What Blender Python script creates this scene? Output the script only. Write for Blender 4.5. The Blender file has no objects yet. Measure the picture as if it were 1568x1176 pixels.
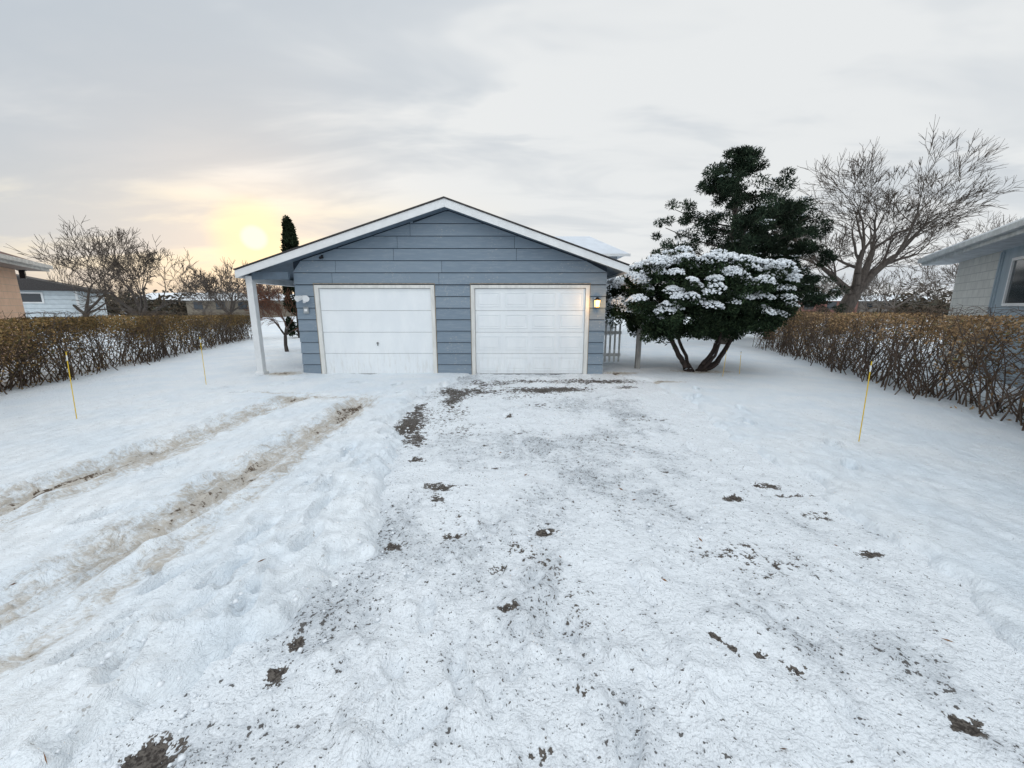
import bpy, math, numpy as np
from mathutils import Vector
R=np.random.default_rng
scene=bpy.context.scene
scene.view_settings.view_transform='Standard'
scene.view_settings.look='None'
scene.view_settings.exposure=0

# ------------------------------------------------------------ helpers
class NT:
    def __init__(s,tree): s.t=tree; s.n=tree.nodes; s.l=tree.links
    def node(s,typ,ins=None,**props):
        n=s.n.new(typ)
        for k,v in props.items(): setattr(n,k,v)
        if ins:
            for k,v in ins.items():
                sock=n.inputs[k]
                if isinstance(v,bpy.types.NodeSocket): s.l.new(v,sock)
                else: sock.default_value=v
        return n
    def math(s,op,a,b=0.0,c=None,clamp=False):
        n=s.n.new('ShaderNodeMath'); n.operation=op; n.use_clamp=clamp
        for i,v in enumerate([a,b]+([c] if c is not None else [])):
            if isinstance(v,bpy.types.NodeSocket): s.l.new(v,n.inputs[i])
            else: n.inputs[i].default_value=v
        return n.outputs[0]
    def mix(s,f,a,b,blend='MIX'):
        n=s.n.new('ShaderNodeMix'); n.data_type='RGBA'; n.blend_type=blend
        for i,v in ((0,f),(6,a),(7,b)):
            if isinstance(v,bpy.types.NodeSocket): s.l.new(v,n.inputs[i])
            elif i==0: n.inputs[0].default_value=v
            else: n.inputs[i].default_value=(v[0],v[1],v[2],1)
        return n.outputs[2]
    def ramp(s,v,lo,hi,a=0.0,b=1.0,smooth=True):
        n=s.n.new('ShaderNodeMapRange'); n.interpolation_type='SMOOTHSTEP' if smooth else 'LINEAR'
        s.l.new(v,n.inputs[0])
        n.inputs[1].default_value=lo; n.inputs[2].default_value=hi; n.inputs[3].default_value=a; n.inputs[4].default_value=b
        return n.outputs[0]
    def noise(s,vec,scale,detail=3,rough=.5,dist=0):
        n=s.node('ShaderNodeTexNoise',{'Scale':scale,'Detail':detail,'Roughness':rough,'Distortion':dist})
        if vec is not None: s.l.new(vec,n.inputs['Vector'])
        return n.outputs[0]
    def attr(s,name): return s.node('ShaderNodeAttribute',attribute_name=name).outputs['Fac']
    def coord(s,which='Object',scale=None):
        o=s.node('ShaderNodeTexCoord').outputs[which]
        if scale: o=s.node('ShaderNodeMapping',{'Vector':o,'Scale':scale}).outputs[0]
        return o
def newmat(name):
    m=bpy.data.materials.new(name); m.use_nodes=True
    nt=NT(m.node_tree); b=m.node_tree.nodes['Principled BSDF']
    return m,nt,b
def bump(nt,b,h,strength=.3,dist=.02):
    n=nt.node('ShaderNodeBump',{'Strength':strength,'Distance':dist,'Height':h}); nt.l.new(n.outputs[0],b.inputs['Normal'])
def simple(name,col,var=.15,scale=6,rough=.7,bumpv=0.1,stretch=None,col2=None):
    m,nt,b=newmat(name)
    v=nt.coord('Object',stretch)
    f=nt.ramp(nt.noise(v,scale,3,.6),.3,.7)
    c2=col2 or tuple(c*(1-var*2) for c in col)
    c=nt.mix(f,c2,col)
    nt.l.new(c,b.inputs['Base Color']); b.inputs['Roughness'].default_value=rough
    if bumpv: bump(nt,b,nt.noise(v,scale*8,2),bumpv,.01)
    else: b.inputs['Specular IOR Level'].default_value=.15
    return m
def leafmat(name,cols,rough=.9,clump=1.5,lo=.5,hi=1.3):
    m,nt,b=newmat(name)
    g=nt.node('ShaderNodeNewGeometry')
    r=nt.node('ShaderNodeValToRGB'); cr=r.color_ramp
    while len(cr.elements)<len(cols): cr.elements.new(.5)
    for i,c in enumerate(cols): cr.elements[i].position=i/(len(cols)-1); cr.elements[i].color=(*c,1)
    nt.l.new(g.outputs['Random Per Island'],r.inputs[0])
    n=nt.ramp(nt.noise(nt.coord(),clump,1),.35,.65,lo,hi)
    vm=nt.node('ShaderNodeVectorMath',operation='SCALE'); nt.l.new(r.outputs[0],vm.inputs[0]); nt.l.new(n,vm.inputs['Scale'])
    nt.l.new(vm.outputs[0],b.inputs['Base Color']); b.inputs['Roughness'].default_value=rough
    b.inputs['Specular IOR Level'].default_value=.1
    return m
def link(o,parent=None):
    scene.collection.objects.link(o)
    if parent: o.parent=parent
    return o
def fast(name,V,F,mat,parent=None,attrs=None,smooth=False):
    V=np.asarray(V,np.float32); F=np.asarray(F,np.int32); n,k=F.shape
    me=bpy.data.meshes.new(name); me.vertices.add(len(V)); me.vertices.foreach_set('co',V.ravel())
    me.loops.add(n*k); me.loops.foreach_set('vertex_index',F.ravel())
    me.polygons.add(n); me.polygons.foreach_set('loop_start',np.arange(0,n*k,k,dtype=np.int32))
    if smooth: me.polygons.foreach_set('use_smooth',np.ones(n,bool))
    me.update(calc_edges=True)
    if attrs:
        for an,av in attrs.items():
            a=me.attributes.new(an,'FLOAT','POINT'); a.data.foreach_set('value',np.asarray(av,np.float32).ravel())
    me.materials.append(mat)
    return link(bpy.data.objects.new(name,me),parent)
def empty(name,loc=(0,0,0),rz=0):
    e=bpy.data.objects.new(name,None); e.location=loc; e.rotation_euler=(0,0,rz); e.empty_display_size=.3
    return link(e)
def pymesh(name,V,F,mat,parent=None,bevel=0):
    me=bpy.data.meshes.new(name); me.from_pydata([tuple(v) for v in V],[],F); me.materials.append(mat); me.update()
    o=link(bpy.data.objects.new(name,me),parent)
    if bevel:
        b=o.modifiers.new('b','BEVEL'); b.width=bevel; b.segments=2; b.limit_method='ANGLE'
    return o
BF=[(0,3,2,1),(4,5,6,7),(0,1,5,4),(1,2,6,5),(2,3,7,6),(3,0,4,7)]
def boxv(x0,x1,y0,y1,z0,z1): return [(x0,y0,z0),(x1,y0,z0),(x1,y1,z0),(x0,y1,z0),(x0,y0,z1),(x1,y0,z1),(x1,y1,z1),(x0,y1,z1)]
def box(name,x0,x1,y0,y1,z0,z1,mat,parent=None,bevel=0.004): return pymesh(name,boxv(x0,x1,y0,y1,z0,z1),BF,mat,parent,bevel)
def boxes(name,L,mat,parent=None,bevel=0.003):
    V=[];F=[]
    for b in L:
        o=len(V); V+=boxv(*b); F+=[tuple(i+o for i in f) for f in BF]
    return pymesh(name,V,F,mat,parent,bevel)
def extr(name,poly,y0,y1,mat,parent=None,bevel=0):
    n=len(poly); V=[(x,y0,z) for x,z in poly]+[(x,y1,z) for x,z in poly]
    F=[tuple(range(n)),tuple(range(2*n-1,n-1,-1))]+[(i,i+n,(i+1)%n+n,(i+1)%n) for i in range(n)]
    return pymesh(name,V,F,mat,parent,bevel)
_T=R(5).random((256,256))
def vn(x,y,s=0):
    x=x+s*17.3; y=y+s*9.1
    ix=np.floor(x).astype(int); iy=np.floor(y).astype(int); fx=x-ix; fy=y-iy
    fx=fx*fx*(3-2*fx); fy=fy*fy*(3-2*fy)
    a=_T[ix&255,iy&255]; b=_T[(ix+1)&255,iy&255]; c=_T[ix&255,(iy+1)&255]; d=_T[(ix+1)&255,(iy+1)&255]
    return (a*(1-fx)+b*fx)*(1-fy)+(c*(1-fx)+d*fx)*fy
def fbm(x,y,o=4,s=0):
    r=0;a=.5
    for i in range(o): r=r+a*(vn(x,y,s+i)-.5); x=x*2.03;y=y*2.03;a*=.5
    return r*2
def sst(a,b,x):
    t=np.clip((x-a)/(b-a),0,1); return t*t*(3-2*t)
def unit(v): return v/np.maximum(np.linalg.norm(v,axis=-1,keepdims=True),1e-9)
def tubes(S,k=3):
    S=np.asarray(S,float); p0=S[:,0:3];p1=S[:,3:6];r0=S[:,6:7];r1=S[:,7:8]
    d=unit(p1-p0); ref=np.where(np.abs(d[:,2:3])>.9,[[1.,0,0]],[[0,0,1.]])
    a=unit(np.cross(d,ref)); b=np.cross(d,a); n=len(S)
    V=np.zeros((n,2*k,3))
    for i in range(k):
        t=2*math.pi*i/k; w=a*math.cos(t)+b*math.sin(t)
        V[:,i]=p0+w*r0; V[:,k+i]=p1+w*r1
    base=(np.arange(n)*2*k)[:,None]
    F=np.concatenate([base+np.array([[i,(i+1)%k,k+(i+1)%k,k+i]]) for i in range(k)])
    return V.reshape(-1,3),F
def quads(rng,C,l,w,flat=0,up=None):
    n=len(C); u=rng.normal(size=(n,3)); 
    if flat: u[:,2]*=1-flat
    if up is not None: u=u*.6+up
    u=unit(u); v=unit(np.cross(u,rng.normal(size=(n,3))))
    L=(l*rng.uniform(.6,1.3,n))[:,None]*.5; W=(w*rng.uniform(.6,1.3,n))[:,None]*.5
    V=np.stack([C-u*L,C+v*W,C+u*L,C-v*W],1).reshape(-1,3)
    return V,np.arange(4*n).reshape(n,4)
OCT=np.array([[1,0,0],[0,1,0],[-1,0,0],[0,-1,0],[0,0,1],[0,0,-1.]])
OF=np.array([[0,1,4],[1,2,4],[2,3,4],[3,0,4],[1,0,5],[2,1,5],[3,2,5],[0,3,5]])
def octs(rng,C,r,fl=.5):
    n=len(C); s=(r*rng.uniform(.5,1.5,(n,1,1)))*rng.uniform(.7,1.3,(n,1,3))*np.array([1,1,fl])
    a=rng.uniform(0,6.28,n); ca,sa=np.cos(a),np.sin(a)
    P=OCT[None]*s; X=P[...,0]*ca[:,None]-P[...,1]*sa[:,None]; Y=P[...,0]*sa[:,None]+P[...,1]*ca[:,None]
    V=np.stack([X,Y,P[...,2]],-1)+C[:,None]
    return V.reshape(-1,3),(OF[None]+(np.arange(n)*6)[:,None,None]).reshape(-1,3)

# ------------------------------------------------------------ camera
cam=bpy.data.cameras.new('camera'); co=bpy.data.objects.new('camera',cam); link(co)
co.location=(0,0,1.6); co.rotation_euler=(math.radians(90-11.3),0,0)
cam.sensor_width=36; cam.lens=36*600/1568; cam.clip_start=.05; cam.clip_end=3000
scene.camera=co

# ------------------------------------------------------------ world
w=bpy.data.worlds.new('World'); scene.world=w; w.use_nodes=True
w.node_tree.nodes.clear(); nt=NT(w.node_tree)
SUN_EL=math.radians(7.8); SUN_AZ=math.radians(-32)
sd=Vector((math.sin(SUN_AZ)*math.cos(SUN_EL),math.cos(SUN_AZ)*math.cos(SUN_EL),math.sin(SUN_EL)))
D=nt.node('ShaderNodeTexCoord').outputs['Generated']
D=nt.node('ShaderNodeVectorMath',{0:D},operation='NORMALIZE').outputs[0]
sep=nt.node('ShaderNodeSeparateXYZ',{0:D}); X,Y,Z=sep.outputs
zc=nt.math('MAXIMUM',Z,0.0); zz=nt.math('ADD',zc,.13)
px=nt.math('DIVIDE',X,zz); py=nt.math('DIVIDE',Y,zz)
P=nt.node('ShaderNodeCombineXYZ',{0:px,1:py,2:0.0}).outputs[0]
P2=nt.node('ShaderNodeMapping',{'Vector':P,'Scale':(.5,1.1,1),'Rotation':(0,0,.35),'Location':(3.1,1.2,0)}).outputs[0]
n1=nt.noise(P2,.6,2,.5,.5); n2=nt.noise(P2,1.9,4,.58,.4)
cl=nt.math('ADD',nt.math('MULTIPLY',n1,.64),nt.math('MULTIPLY',n2,.36))
rightness=nt.ramp(X,-.55,.15,.0,.55)
cl2=nt.math('ADD',nt.ramp(cl,.40,.61),rightness,clamp=True)
base=nt.mix(cl2,(.50,.565,.635),(.80,.82,.83))
base=nt.mix(nt.math('MULTIPLY',nt.ramp(n2,.56,.34),.42),base,(.58,.625,.675))
dt=nt.node('ShaderNodeVectorMath',{0:D,1:tuple(sd)},operation='DOT_PRODUCT').outputs['Value']
glow=nt.math('MULTIPLY',nt.ramp(dt,.80,.985),nt.math('MULTIPLY',nt.ramp(Z,.27,.14),nt.ramp(cl,.42,.56,.15,1.0)))
base=nt.mix(nt.math('MULTIPLY',glow,.62),base,(.92,.83,.60))
hz=nt.math('MULTIPLY',nt.ramp(Z,.12,.0),nt.ramp(dt,.6,.98))
base=nt.mix(nt.math('MULTIPLY',hz,.55),base,(.86,.68,.48))
halo=nt.ramp(dt,.996,.9997)
base=nt.mix(nt.math('MULTIPLY',halo,.62),base,(1.0,.86,.52))
disc=nt.ramp(dt,.99962,.99988)
base=nt.mix(disc,base,(2.2,1.7,.80))
boost=nt.math('MULTIPLY',nt.ramp(Z,.55,.95,1.0,1.45),nt.ramp(Y,.1,-.5,1.0,1.6))
vm=nt.node('ShaderNodeVectorMath',{0:base,'Scale':boost},operation='SCALE').outputs[0]
sky=nt.node('ShaderNodeTexSky',sky_type='NISHITA',sun_disc=False,sun_elevation=SUN_EL,sun_rotation=SUN_AZ,air_density=1.5,dust_density=4)
b1=nt.node('ShaderNodeBackground',{'Color':vm,'Strength':1.0})
b2=nt.node('ShaderNodeBackground',{'Color':sky.outputs[0],'Strength':.006})
ad=nt.node('ShaderNodeAddShader'); nt.l.new(b1.outputs[0],ad.inputs[0]); nt.l.new(b2.outputs[0],ad.inputs[1])
out=nt.node('ShaderNodeOutputWorld'); nt.l.new(ad.outputs[0],out.inputs[0])
w.cycles.sampling_method='MANUAL'; w.cycles.sample_map_resolution=256
sl=bpy.data.lights.new('sun','SUN'); sl.energy=.55; sl.angle=math.radians(12); sl.color=(1,.86,.66)
so=link(bpy.data.objects.new('sun',sl)); so.rotation_euler=(-sd).to_track_quat('-Z','Y').to_euler(); so.location=(0,0,20)

# ------------------------------------------------------------ materials
def mat_ground():
    m,nt,b=newmat('snow'); v=nt.coord()
    nz=nt.noise(nt.coord('Object',(1.0,.7,1)),9,5,.74,.8)
    f=nt.ramp(nt.noise(v,1.3,2,.6),.3,.7); c=nt.mix(f,(.755,.825,.885),(.83,.875,.91))
    deb=nt.math('MULTIPLY',nt.ramp(nt.noise(v,42,1,.5),.71,.74),nt.ramp(f,.3,.8))
    c=nt.mix(nt.math('MULTIPLY',deb,.5),c,(.25,.21,.17))
    d=nt.attr('dirt')
    nf=nt.noise(nt.coord('Object',(1.0,2.2,1)),22,2,.6)
    dd=nt.math('ADD',d,nt.math('ADD',nt.math('MULTIPLY',nt.math('SUBTRACT',nz,.5),2.2),nt.math('MULTIPLY',nt.math('SUBTRACT',nf,.5),.9)))
    on=nt.ramp(d,.03,.25)
    c=nt.mix(nt.math('MULTIPLY',nt.math('MULTIPLY',nt.ramp(dd,.15,.90),on),.78),c,(.44,.38,.30))
    c=nt.mix(nt.math('MULTIPLY',nt.ramp(dd,.98,1.12),on),c,(.12,.09,.065))
    nt.l.new(c,b.inputs['Base Color']); b.inputs['Roughness'].default_value=.75
    b.inputs['Specular IOR Level'].default_value=.2
    bump(nt,b,nt.math('MULTIPLY',nt.math('ADD',nz,nt.math('MULTIPLY',nf,.3)),1.3),.8,.045)
    return m
def mat_drive():
    m,nt,b=newmat('packed_snow_asphalt'); v=nt.coord()
    g=nt.attr('thin'); bare=nt.attr('bare')
    big=nt.noise(v,2.6,5,.68,.8); med=nt.noise(v,16,3,.7)
    gg=nt.math('ADD',g,nt.math('ADD',nt.math('MULTIPLY',nt.math('SUBTRACT',big,.5),2.4),nt.math('MULTIPLY',nt.math('SUBTRACT',med,.5),1.4)))
    c=nt.mix(nt.ramp(gg,.0,1.1),(.82,.865,.905),(.52,.56,.60))
    s1=nt.noise(v,70,2,.6); s2=nt.noise(v,32,2,.6)
    thr=nt.math('ADD',s1,nt.math('MULTIPLY',nt.ramp(gg,.15,1.1),.095))
    c=nt.mix(nt.math('MULTIPLY',nt.ramp(thr,.665,.70),.85),c,(.085,.085,.085))
    thr2=nt.math('ADD',s2,nt.math('MULTIPLY',nt.ramp(gg,.2,1.1),.085))
    c=nt.mix(nt.math('MULTIPLY',nt.ramp(thr2,.685,.71),.9),c,(.07,.062,.055))
    bb=nt.math('ADD',bare,nt.math('ADD',nt.math('MULTIPLY',nt.math('SUBTRACT',big,.5),1.6),nt.math('ADD',nt.math('MULTIPLY',nt.math('SUBTRACT',med,.5),2.3),nt.math('MULTIPLY',nt.math('SUBTRACT',s1,.5),1.1))))
    bm=nt.math('MULTIPLY',nt.ramp(bb,.54,.66),nt.ramp(bare,.08,.25))
    bc=nt.mix(nt.ramp(s1,.4,.62),(.04,.032,.027),(.13,.115,.10))
    c=nt.mix(bm,c,bc)
    nt.l.new(c,b.inputs['Base Color']); b.inputs['Roughness'].default_value=.6; b.inputs['Specular IOR Level'].default_value=.3
    h=nt.math('ADD',nt.math('MULTIPLY',med,1.2),nt.math('ADD',big,nt.math('MULTIPLY',s1,.3)))
    bump(nt,b,h,.85,.04)
    return m
M_G=mat_ground(); M_D=mat_drive()
M_SN=simple('roof_snow',(.82,.86,.90),.03,3,.8,.3)
M_SNL=simple('leaf_snow',(.84,.88,.92),.03,3,.8,0)
M_WHITE=simple('white_paint',(.78,.80,.81),.05,4,.45,.05)
M_TRIM=simple('trim_paint',(.76,.76,.73),.10,9,.5,.1,(1,1,.2))
M_DARK=simple('dark_metal',(.03,.03,.035),.2,10,.4,0)
M_SHING=simple('shingle',(.07,.065,.065),.25,20,.9,.4)
M_BARK=simple('bark',(.085,.07,.06),.25,12,.9,.4,(1,1,.3))
M_TWIG=simple('twig',(.115,.095,.08),.2,3,.9,0)
M_YEL=simple('yellow_fibreglass',(.75,.52,.05),.05,5,.4,0)
def mat_siding():
    m,nt,b=newmat('blue_siding'); v=nt.coord()
    g=nt.node('ShaderNodeNewGeometry').outputs['Random Per Island']
    c=nt.mix(g,(.175,.234,.296),(.212,.274,.338))
    st=nt.noise(nt.coord('Object',(1.2,1,9)),3,5,.65)
    c=nt.mix(nt.ramp(st,.42,.75,0,.6),c,(.27,.325,.38))
    pe=nt.noise(nt.coord('Object',(1,1,1.5)),24,4,.7); pm=nt.noise(v,1.3,2)
    c=nt.mix(nt.math('MULTIPLY',nt.ramp(pe,.60,.63),nt.ramp(pm,.48,.58)),c,(.35,.37,.38))
    nt.l.new(c,b.inputs['Base Color']); b.inputs['Roughness'].default_value=.65
    bump(nt,b,nt.noise(nt.coord('Object',(1.5,1,14)),14,3,.6),.3,.006)
    return m
M_SID=mat_siding()
M_CORE=simple('lap_shadow_joint',(.035,.05,.07),.1,4,.8,0)  # dark colour showing through board gaps paints in the lap shadow lines, also backs seams
def mat_door(name,streak):
    m,nt,b=newmat(name); v=nt.coord()
    z=nt.node('ShaderNodeSeparateXYZ',{0:v}).outputs[2]
    c=nt.mix(nt.ramp(nt.noise(nt.coord('Object',(1,1,.4)),2.5,4,.6),.35,.7),(.79,.83,.86),(.85,.885,.905))
    dm=nt.math('MULTIPLY',nt.ramp(z,.9,.0),nt.ramp(nt.noise(nt.coord('Object',(3,1,.6)),5,5,.7),.45,.75))
    c=nt.mix(nt.math('MULTIPLY',dm,streak),c,(.52,.50,.46))
    nt.l.new(c,b.inputs['Base Color']); b.inputs['Roughness'].default_value=.4
    bump(nt,b,nt.noise(v,3,2),.12,.02)
    return m
M_DL=mat_door('door_paint_old',.45); M_DR=mat_door('door_paint',.35)

# ------------------------------------------------------------ ground
rg=R(3)
def grow(a,step,f,end):
    o=[];x=a;s=step
    while abs(x-a)<abs(end-a): x+=s*np.sign(end-a); s*=f; o.append(x)
    return o
xs=np.array(sorted(grow(-5,.03,1.13,-700)+list(np.arange(-5,4.6,.022))+grow(4.6,.03,1.13,700)))
ys=np.array(sorted(grow(.8,.03,1.3,-60)+list(np.arange(.8,3,.014))+list(np.arange(3,6,.025))+list(np.arange(6,9.6,.045))+grow(9.6,.05,1.1,1500)))
def edges(y):
    xl=np.interp(y,[0,1.2,1.6,1.9,2.3,3.3,4.2,5.2,7.0,8.2,9.1],[-1.6,-1.5,-1.3,-1.0,-.95,-1.08,-1.25,-1.65,-1.55,-1.15,-.95])
    xr=np.interp(y,[0,1.5,2,2.7,4,7.2,8.2,9.1],[2.2,2.32,2.45,2.62,2.65,3.0,3.0,2.2])
    return xl,xr
def inside(x,y):
    xl,xr=edges(y)
    s=np.minimum(x-xl,(xr-x))+fbm(x*2.3,y*2.3,4,3)*.24+fbm(x*9,y*9,3,8)*.10
    return np.minimum(s,(9.15-y))
def foot(h,x,y,cx,cy,a,d=.05,l=.15,w=.06):
    u=(x-cx)*math.cos(a)+(y-cy)*math.sin(a); v=-(x-cx)*math.sin(a)+(y-cy)*math.cos(a)
    q=(u/l)**2+(v/w)**2
    return h-d*(1-sst(.4,1.2,q))+d*.35*np.exp(-((q-1.8)/.7)**2)
def trackc(cx,y):
    return cx+.08*np.sin(y*.9+cx)+.04*np.sin(y*2.3+cx*2)+(.22 if cx<-3 else .06)*sst(5.2,7.2,y)
def snowH(x,y):
    h=.065+fbm(x*.35,y*.35,3,1)*.05+fbm(x*1.6,y*1.6,4,2)*.024+fbm(x*7,y*7,3,6)*.008
    h=h-.045*sst(7.5,9,y)*sst(10.0,9.6,y)*sst(-5.2,-4.4,x)*sst(3.5,2,x)
    lump=np.clip(fbm(x*4.5,y*4.5,4,12),0,1)
    xl,xr=edges(y); s=x-xl
    h=h+.04*np.exp(-((s+.28)/.2)**2)*(.4+lump)*sst(9,8,y)*sst(0,1,y)
    h=h+lump*.07*sst(-2.2,-1.7,x)*sst(-.8,-1.2,x)*sst(4.2,2.2,y)
    for cx,wd,dp in ((-2.58,.19,.07),(-3.95,.20,.065)):
        c=trackc(cx,y); t=sst(7.2,6.2,y)
        g=np.exp(-((x-c)/wd)**4); h=h-dp*g*t*(1+.8*fbm(x*6,y*4,3,20))
        h=h+g*t*.014*np.sin((x-c)*70+fbm(x,y*2,2,22)*4)+g*t*fbm(x*16,y*9,2,23)*.024
        h=h+.045*t*np.exp(-((np.abs(x-c)-.30)/.08)**2)*(.5+1.8*fbm(x*5,y*3,3,21))
        c2=c+.38+.12*np.sin(y*.7+1); h=h-.018*t*np.exp(-((x-c2)/.11)**4)*(1+fbm(x*6,y*4,3,24))
    return h
gx,gy=np.meshgrid(xs,ys)
H=snowH(gx,gy)
FP=[(-1.66,2.02,1.2),(-1.40,1.82,1.9),(-1.47,2.8,1.4),(-1.62,3.15,1.7),(-1.75,2.45,1.3),(-1.95,2.0,1.2),(-1.35,2.35,1.5),(-1.9,1.55,1.0),(-1.5,3.6,1.4),(-1.75,4.0,1.6),(-1.7,1.45,2.0),(-1.55,4.6,1.5),(-1.8,5.1,1.4),
    (3.3,3.6,.9),(3.6,4.2,.8),(3.2,5.1,1.2),(3.5,5.8,1.2),(-4.9,6.9,.3),(-4.7,7.6,1.5),(-4.6,8.2,1.5),(-5.6,7.3,.8),(-2.0,6.9,1.2),(-2.3,7.6,1.4),(-3.2,7.9,.3),(3.2,6.6,1.0),(3.5,7.3,1.2),(-3.3,1.9,.8),(-3.1,2.7,1.1),(-3.4,3.6,1.3)]
for f in FP: H=foot(H,gx,gy,*f,.07)
for i in range(50):
    H=foot(H,gx,gy,rg.uniform(-2.2,-1.1),rg.uniform(1.1,5.2),rg.uniform(0,3),.03,rg.uniform(.05,.12),rg.uniform(.035,.06))
S=inside(gx,gy)
H=H+(-.06-H)*sst(-.16,.06,S)
dirt=np.zeros_like(H)
for cx in (-2.58,-3.95):
    c=trackc(cx,gy)
    st=.74+.8*fbm(gx*.8,gy*.8,3,31)+.3*np.exp(-((gy-3.0)/.9)**2)+.6*np.exp(-((gy-5.9)/.5)**2)*(cx>-3)
    dirt+=np.exp(-((gx-c)/.24)**2)*sst(7.3,6.1,gy)*st
    c2=c+.38+.12*np.sin(gy*.7+1); dirt+=.36*np.exp(-((gx-c2)/.11)**2)*sst(6.9,5.5,gy)*(1+fbm(gx,gy,2,33))
dirt+=.6*np.exp(-((gx+3.5-.3*(gy-6.5))/.8)**2-((gy-6.5)/.14)**2)
dirt+=.5*np.exp(-((gx+4.3)/.5)**2-((gy-6.9)/.10)**2)
dirt+=1.1*np.exp(-((gx+5.3)/.4)**2-((gy-9.0)/.3)**2)
dirt+=1.05*np.exp(-((gx-2.5)/.5)**2-((gy-9.1)/.25)**2)
dirt+=.95*np.exp(-((gx-3.0)/.6)**2-((gy-8.0)/.12)**2)
dirt+=1.0*np.exp(-((gx-4.5)/.7)**2-((gy-9.35)/.25)**2)
nx,ny=len(xs),len(ys)
idx=np.arange(nx*ny).reshape(ny,nx)
Fg=np.stack([idx[:-1,:-1],idx[:-1,1:],idx[1:,1:],idx[1:,:-1]],-1).reshape(-1,4)
fast('snow_ground',np.stack([gx,gy,H],-1).reshape(-1,3),Fg,M_G,attrs={'dirt':np.clip(dirt,0,1.5)},smooth=True)

# driveway
dx=np.arange(-2.3,3.6,.016); dy=np.concatenate([np.arange(.5,3,.012),np.arange(3,6,.02),np.arange(6,9.19,.035)])
X2,Y2=np.meshgrid(dx,dy)
thin=.27+.75*fbm(X2*1.1,Y2*1.0,3,47)
thin+=.1*np.exp(-((X2-1.3)/1.1)**2-((Y2-3.4)/1.8)**2)-.40*np.exp(-((X2+.2)/.6)**2-((Y2-1.5)/.8)**2)-.3*np.exp(-((X2-.4)/.4)**2-((Y2-2.2)/.4)**2)
thin+=.4*np.exp(-((X2+.85)/.22)**2-((Y2-2.55)/.5)**2)+.8*np.exp(-((X2+1.0)/.28)**2-((Y2-1.75)/.3)**2)+.6*np.exp(-((X2+1.1)/.4)**2-((Y2-1.15)/.15)**2)
thin+=.4*np.exp(-((X2-.2)/.25)**2-((Y2-1.95)/.5)**2)
thin-=.2*sst(.3,-.2,X2)*sst(2.2,3,Y2)*sst(7,5,Y2)
thin-=.45*sst(1.8,2.6,X2)
thin-=.35*sst(1.7,1.2,Y2)*sst(.3,.8,X2)
for k,(a0,b0,amp) in enumerate([(.35,.9,.09),(1.15,.55,.14),(1.6,.5,.12),(2.1,.35,.12),(-.1,.2,.06)]):
    c=a0+b0*np.exp(-Y2/2.2)+.06*fbm(Y2*.8,Y2*0+k,2,60); br_=.5+1.2*np.clip(fbm(X2*2,Y2*1.2,2,61+k)+.2,0,1)
    thin+=br_*(amp*np.exp(-((X2-c)/.07)**2)-amp*1.4*np.exp(-((X2-c-.13)/.06)**2))
Hd=fbm(X2*2,Y2*1.5,4,41)*.014+fbm(X2*9,Y2*7,4,42)*.016
Hd+=.009*np.sin(Y2*14+3*fbm(X2*.8,Y2*.8,3,44)*3)*np.clip(fbm(X2*1.2,Y2*1.2,2,45)+.25,0,1)*sst(3,4,Y2)
Hd+= .014*np.clip(-thin+.35,-.5,1)
lump=np.clip(fbm(X2*5,Y2*5,4,43)-.1,0,1); Hd+=lump*.08*sst(1.3,.5,np.abs(X2+.1))*sst(3.0,1.8,Y2)
Hd+=lump*.045
bare=np.zeros_like(Hd)
PT=[(-1.42,5.1,.2,.6,1.05),(-1.15,4.5,.12,.3,.6),(-1.5,6.1,.15,.4,.7),(-1.04,7.25,.45,.35,.85),(-1.0,6.5,.2,.4,.8),(.32,7.4,.85,.30,.85),(1.1,7.5,.5,.2,.7),(2.3,7.6,.35,.15,.7),(2.0,8.3,.8,.28,.85),(.3,8.3,.9,.22,.65),(-.6,8.0,.4,.2,.6),(.2,6.8,.7,.15,.5),
 (-.66,3.28,.17,.07,.95),(-.62,3.05,.06,.08,.8),(-.43,2.5,.05,.035,1),(.24,2.56,.065,.04,1.2),(-.04,5.6,.09,.08,.95),(2.3,3.28,.13,.06,.95),(1.87,3.07,.1,.05,.95),(2.4,3.1,.3,.03,.65),
 (-1.05,1.61,.045,.045,1.15),(-1.05,1.45,.05,.06,1.2),(-1.32,1.13,.1,.07,1.25),(.99,1.64,.03,.035,1.2),(1.04,1.56,.022,.045,1.2),(1.16,1.55,.035,.03,1.1),(1.27,1.47,.045,.04,1.15),(1.77,1.24,.07,.04,1),
 (2.35,2.3,.1,.04,.9),(2.4,2.78,.12,.08,.8),(-.8,2.4,.06,.05,.9),(.05,2.3,.14,.18,.6),(.35,1.9,.18,.22,.5),(-.1,2.15,.06,.06,.7),(-.02,1.8,.04,.03,.8),(.3,1.35,.05,.05,.65),(1.5,3.6,.05,.04,.8),(1.0,3.3,.04,.03,.7),(-1.0,3.9,.1,.07,.9),(-.3,4.3,.05,.04,.7),
 (.2,4.8,.5,.12,.4),(1.2,4.5,.6,.2,.4),(1.8,5.4,.5,.15,.4),(.6,6.2,.6,.12,.45),(-.2,3.7,.1,.05,.6),(.7,2.9,.4,.2,.4),(1.5,2.3,.4,.25,.42),(.1,1.15,.06,.04,.7),(-.75,4.9,.3,.3,.4),(-.9,5.6,.3,.4,.5),(-.45,2.7,.2,.3,.4)]
for (cx,cy,rx,ry,a) in PT: bare+=a*np.exp(-(((X2-cx)/(rx*1.15))**2+((Y2-cy)/(ry*1.15))**2))
Hd-=np.clip(bare,0,1)*.014
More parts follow.
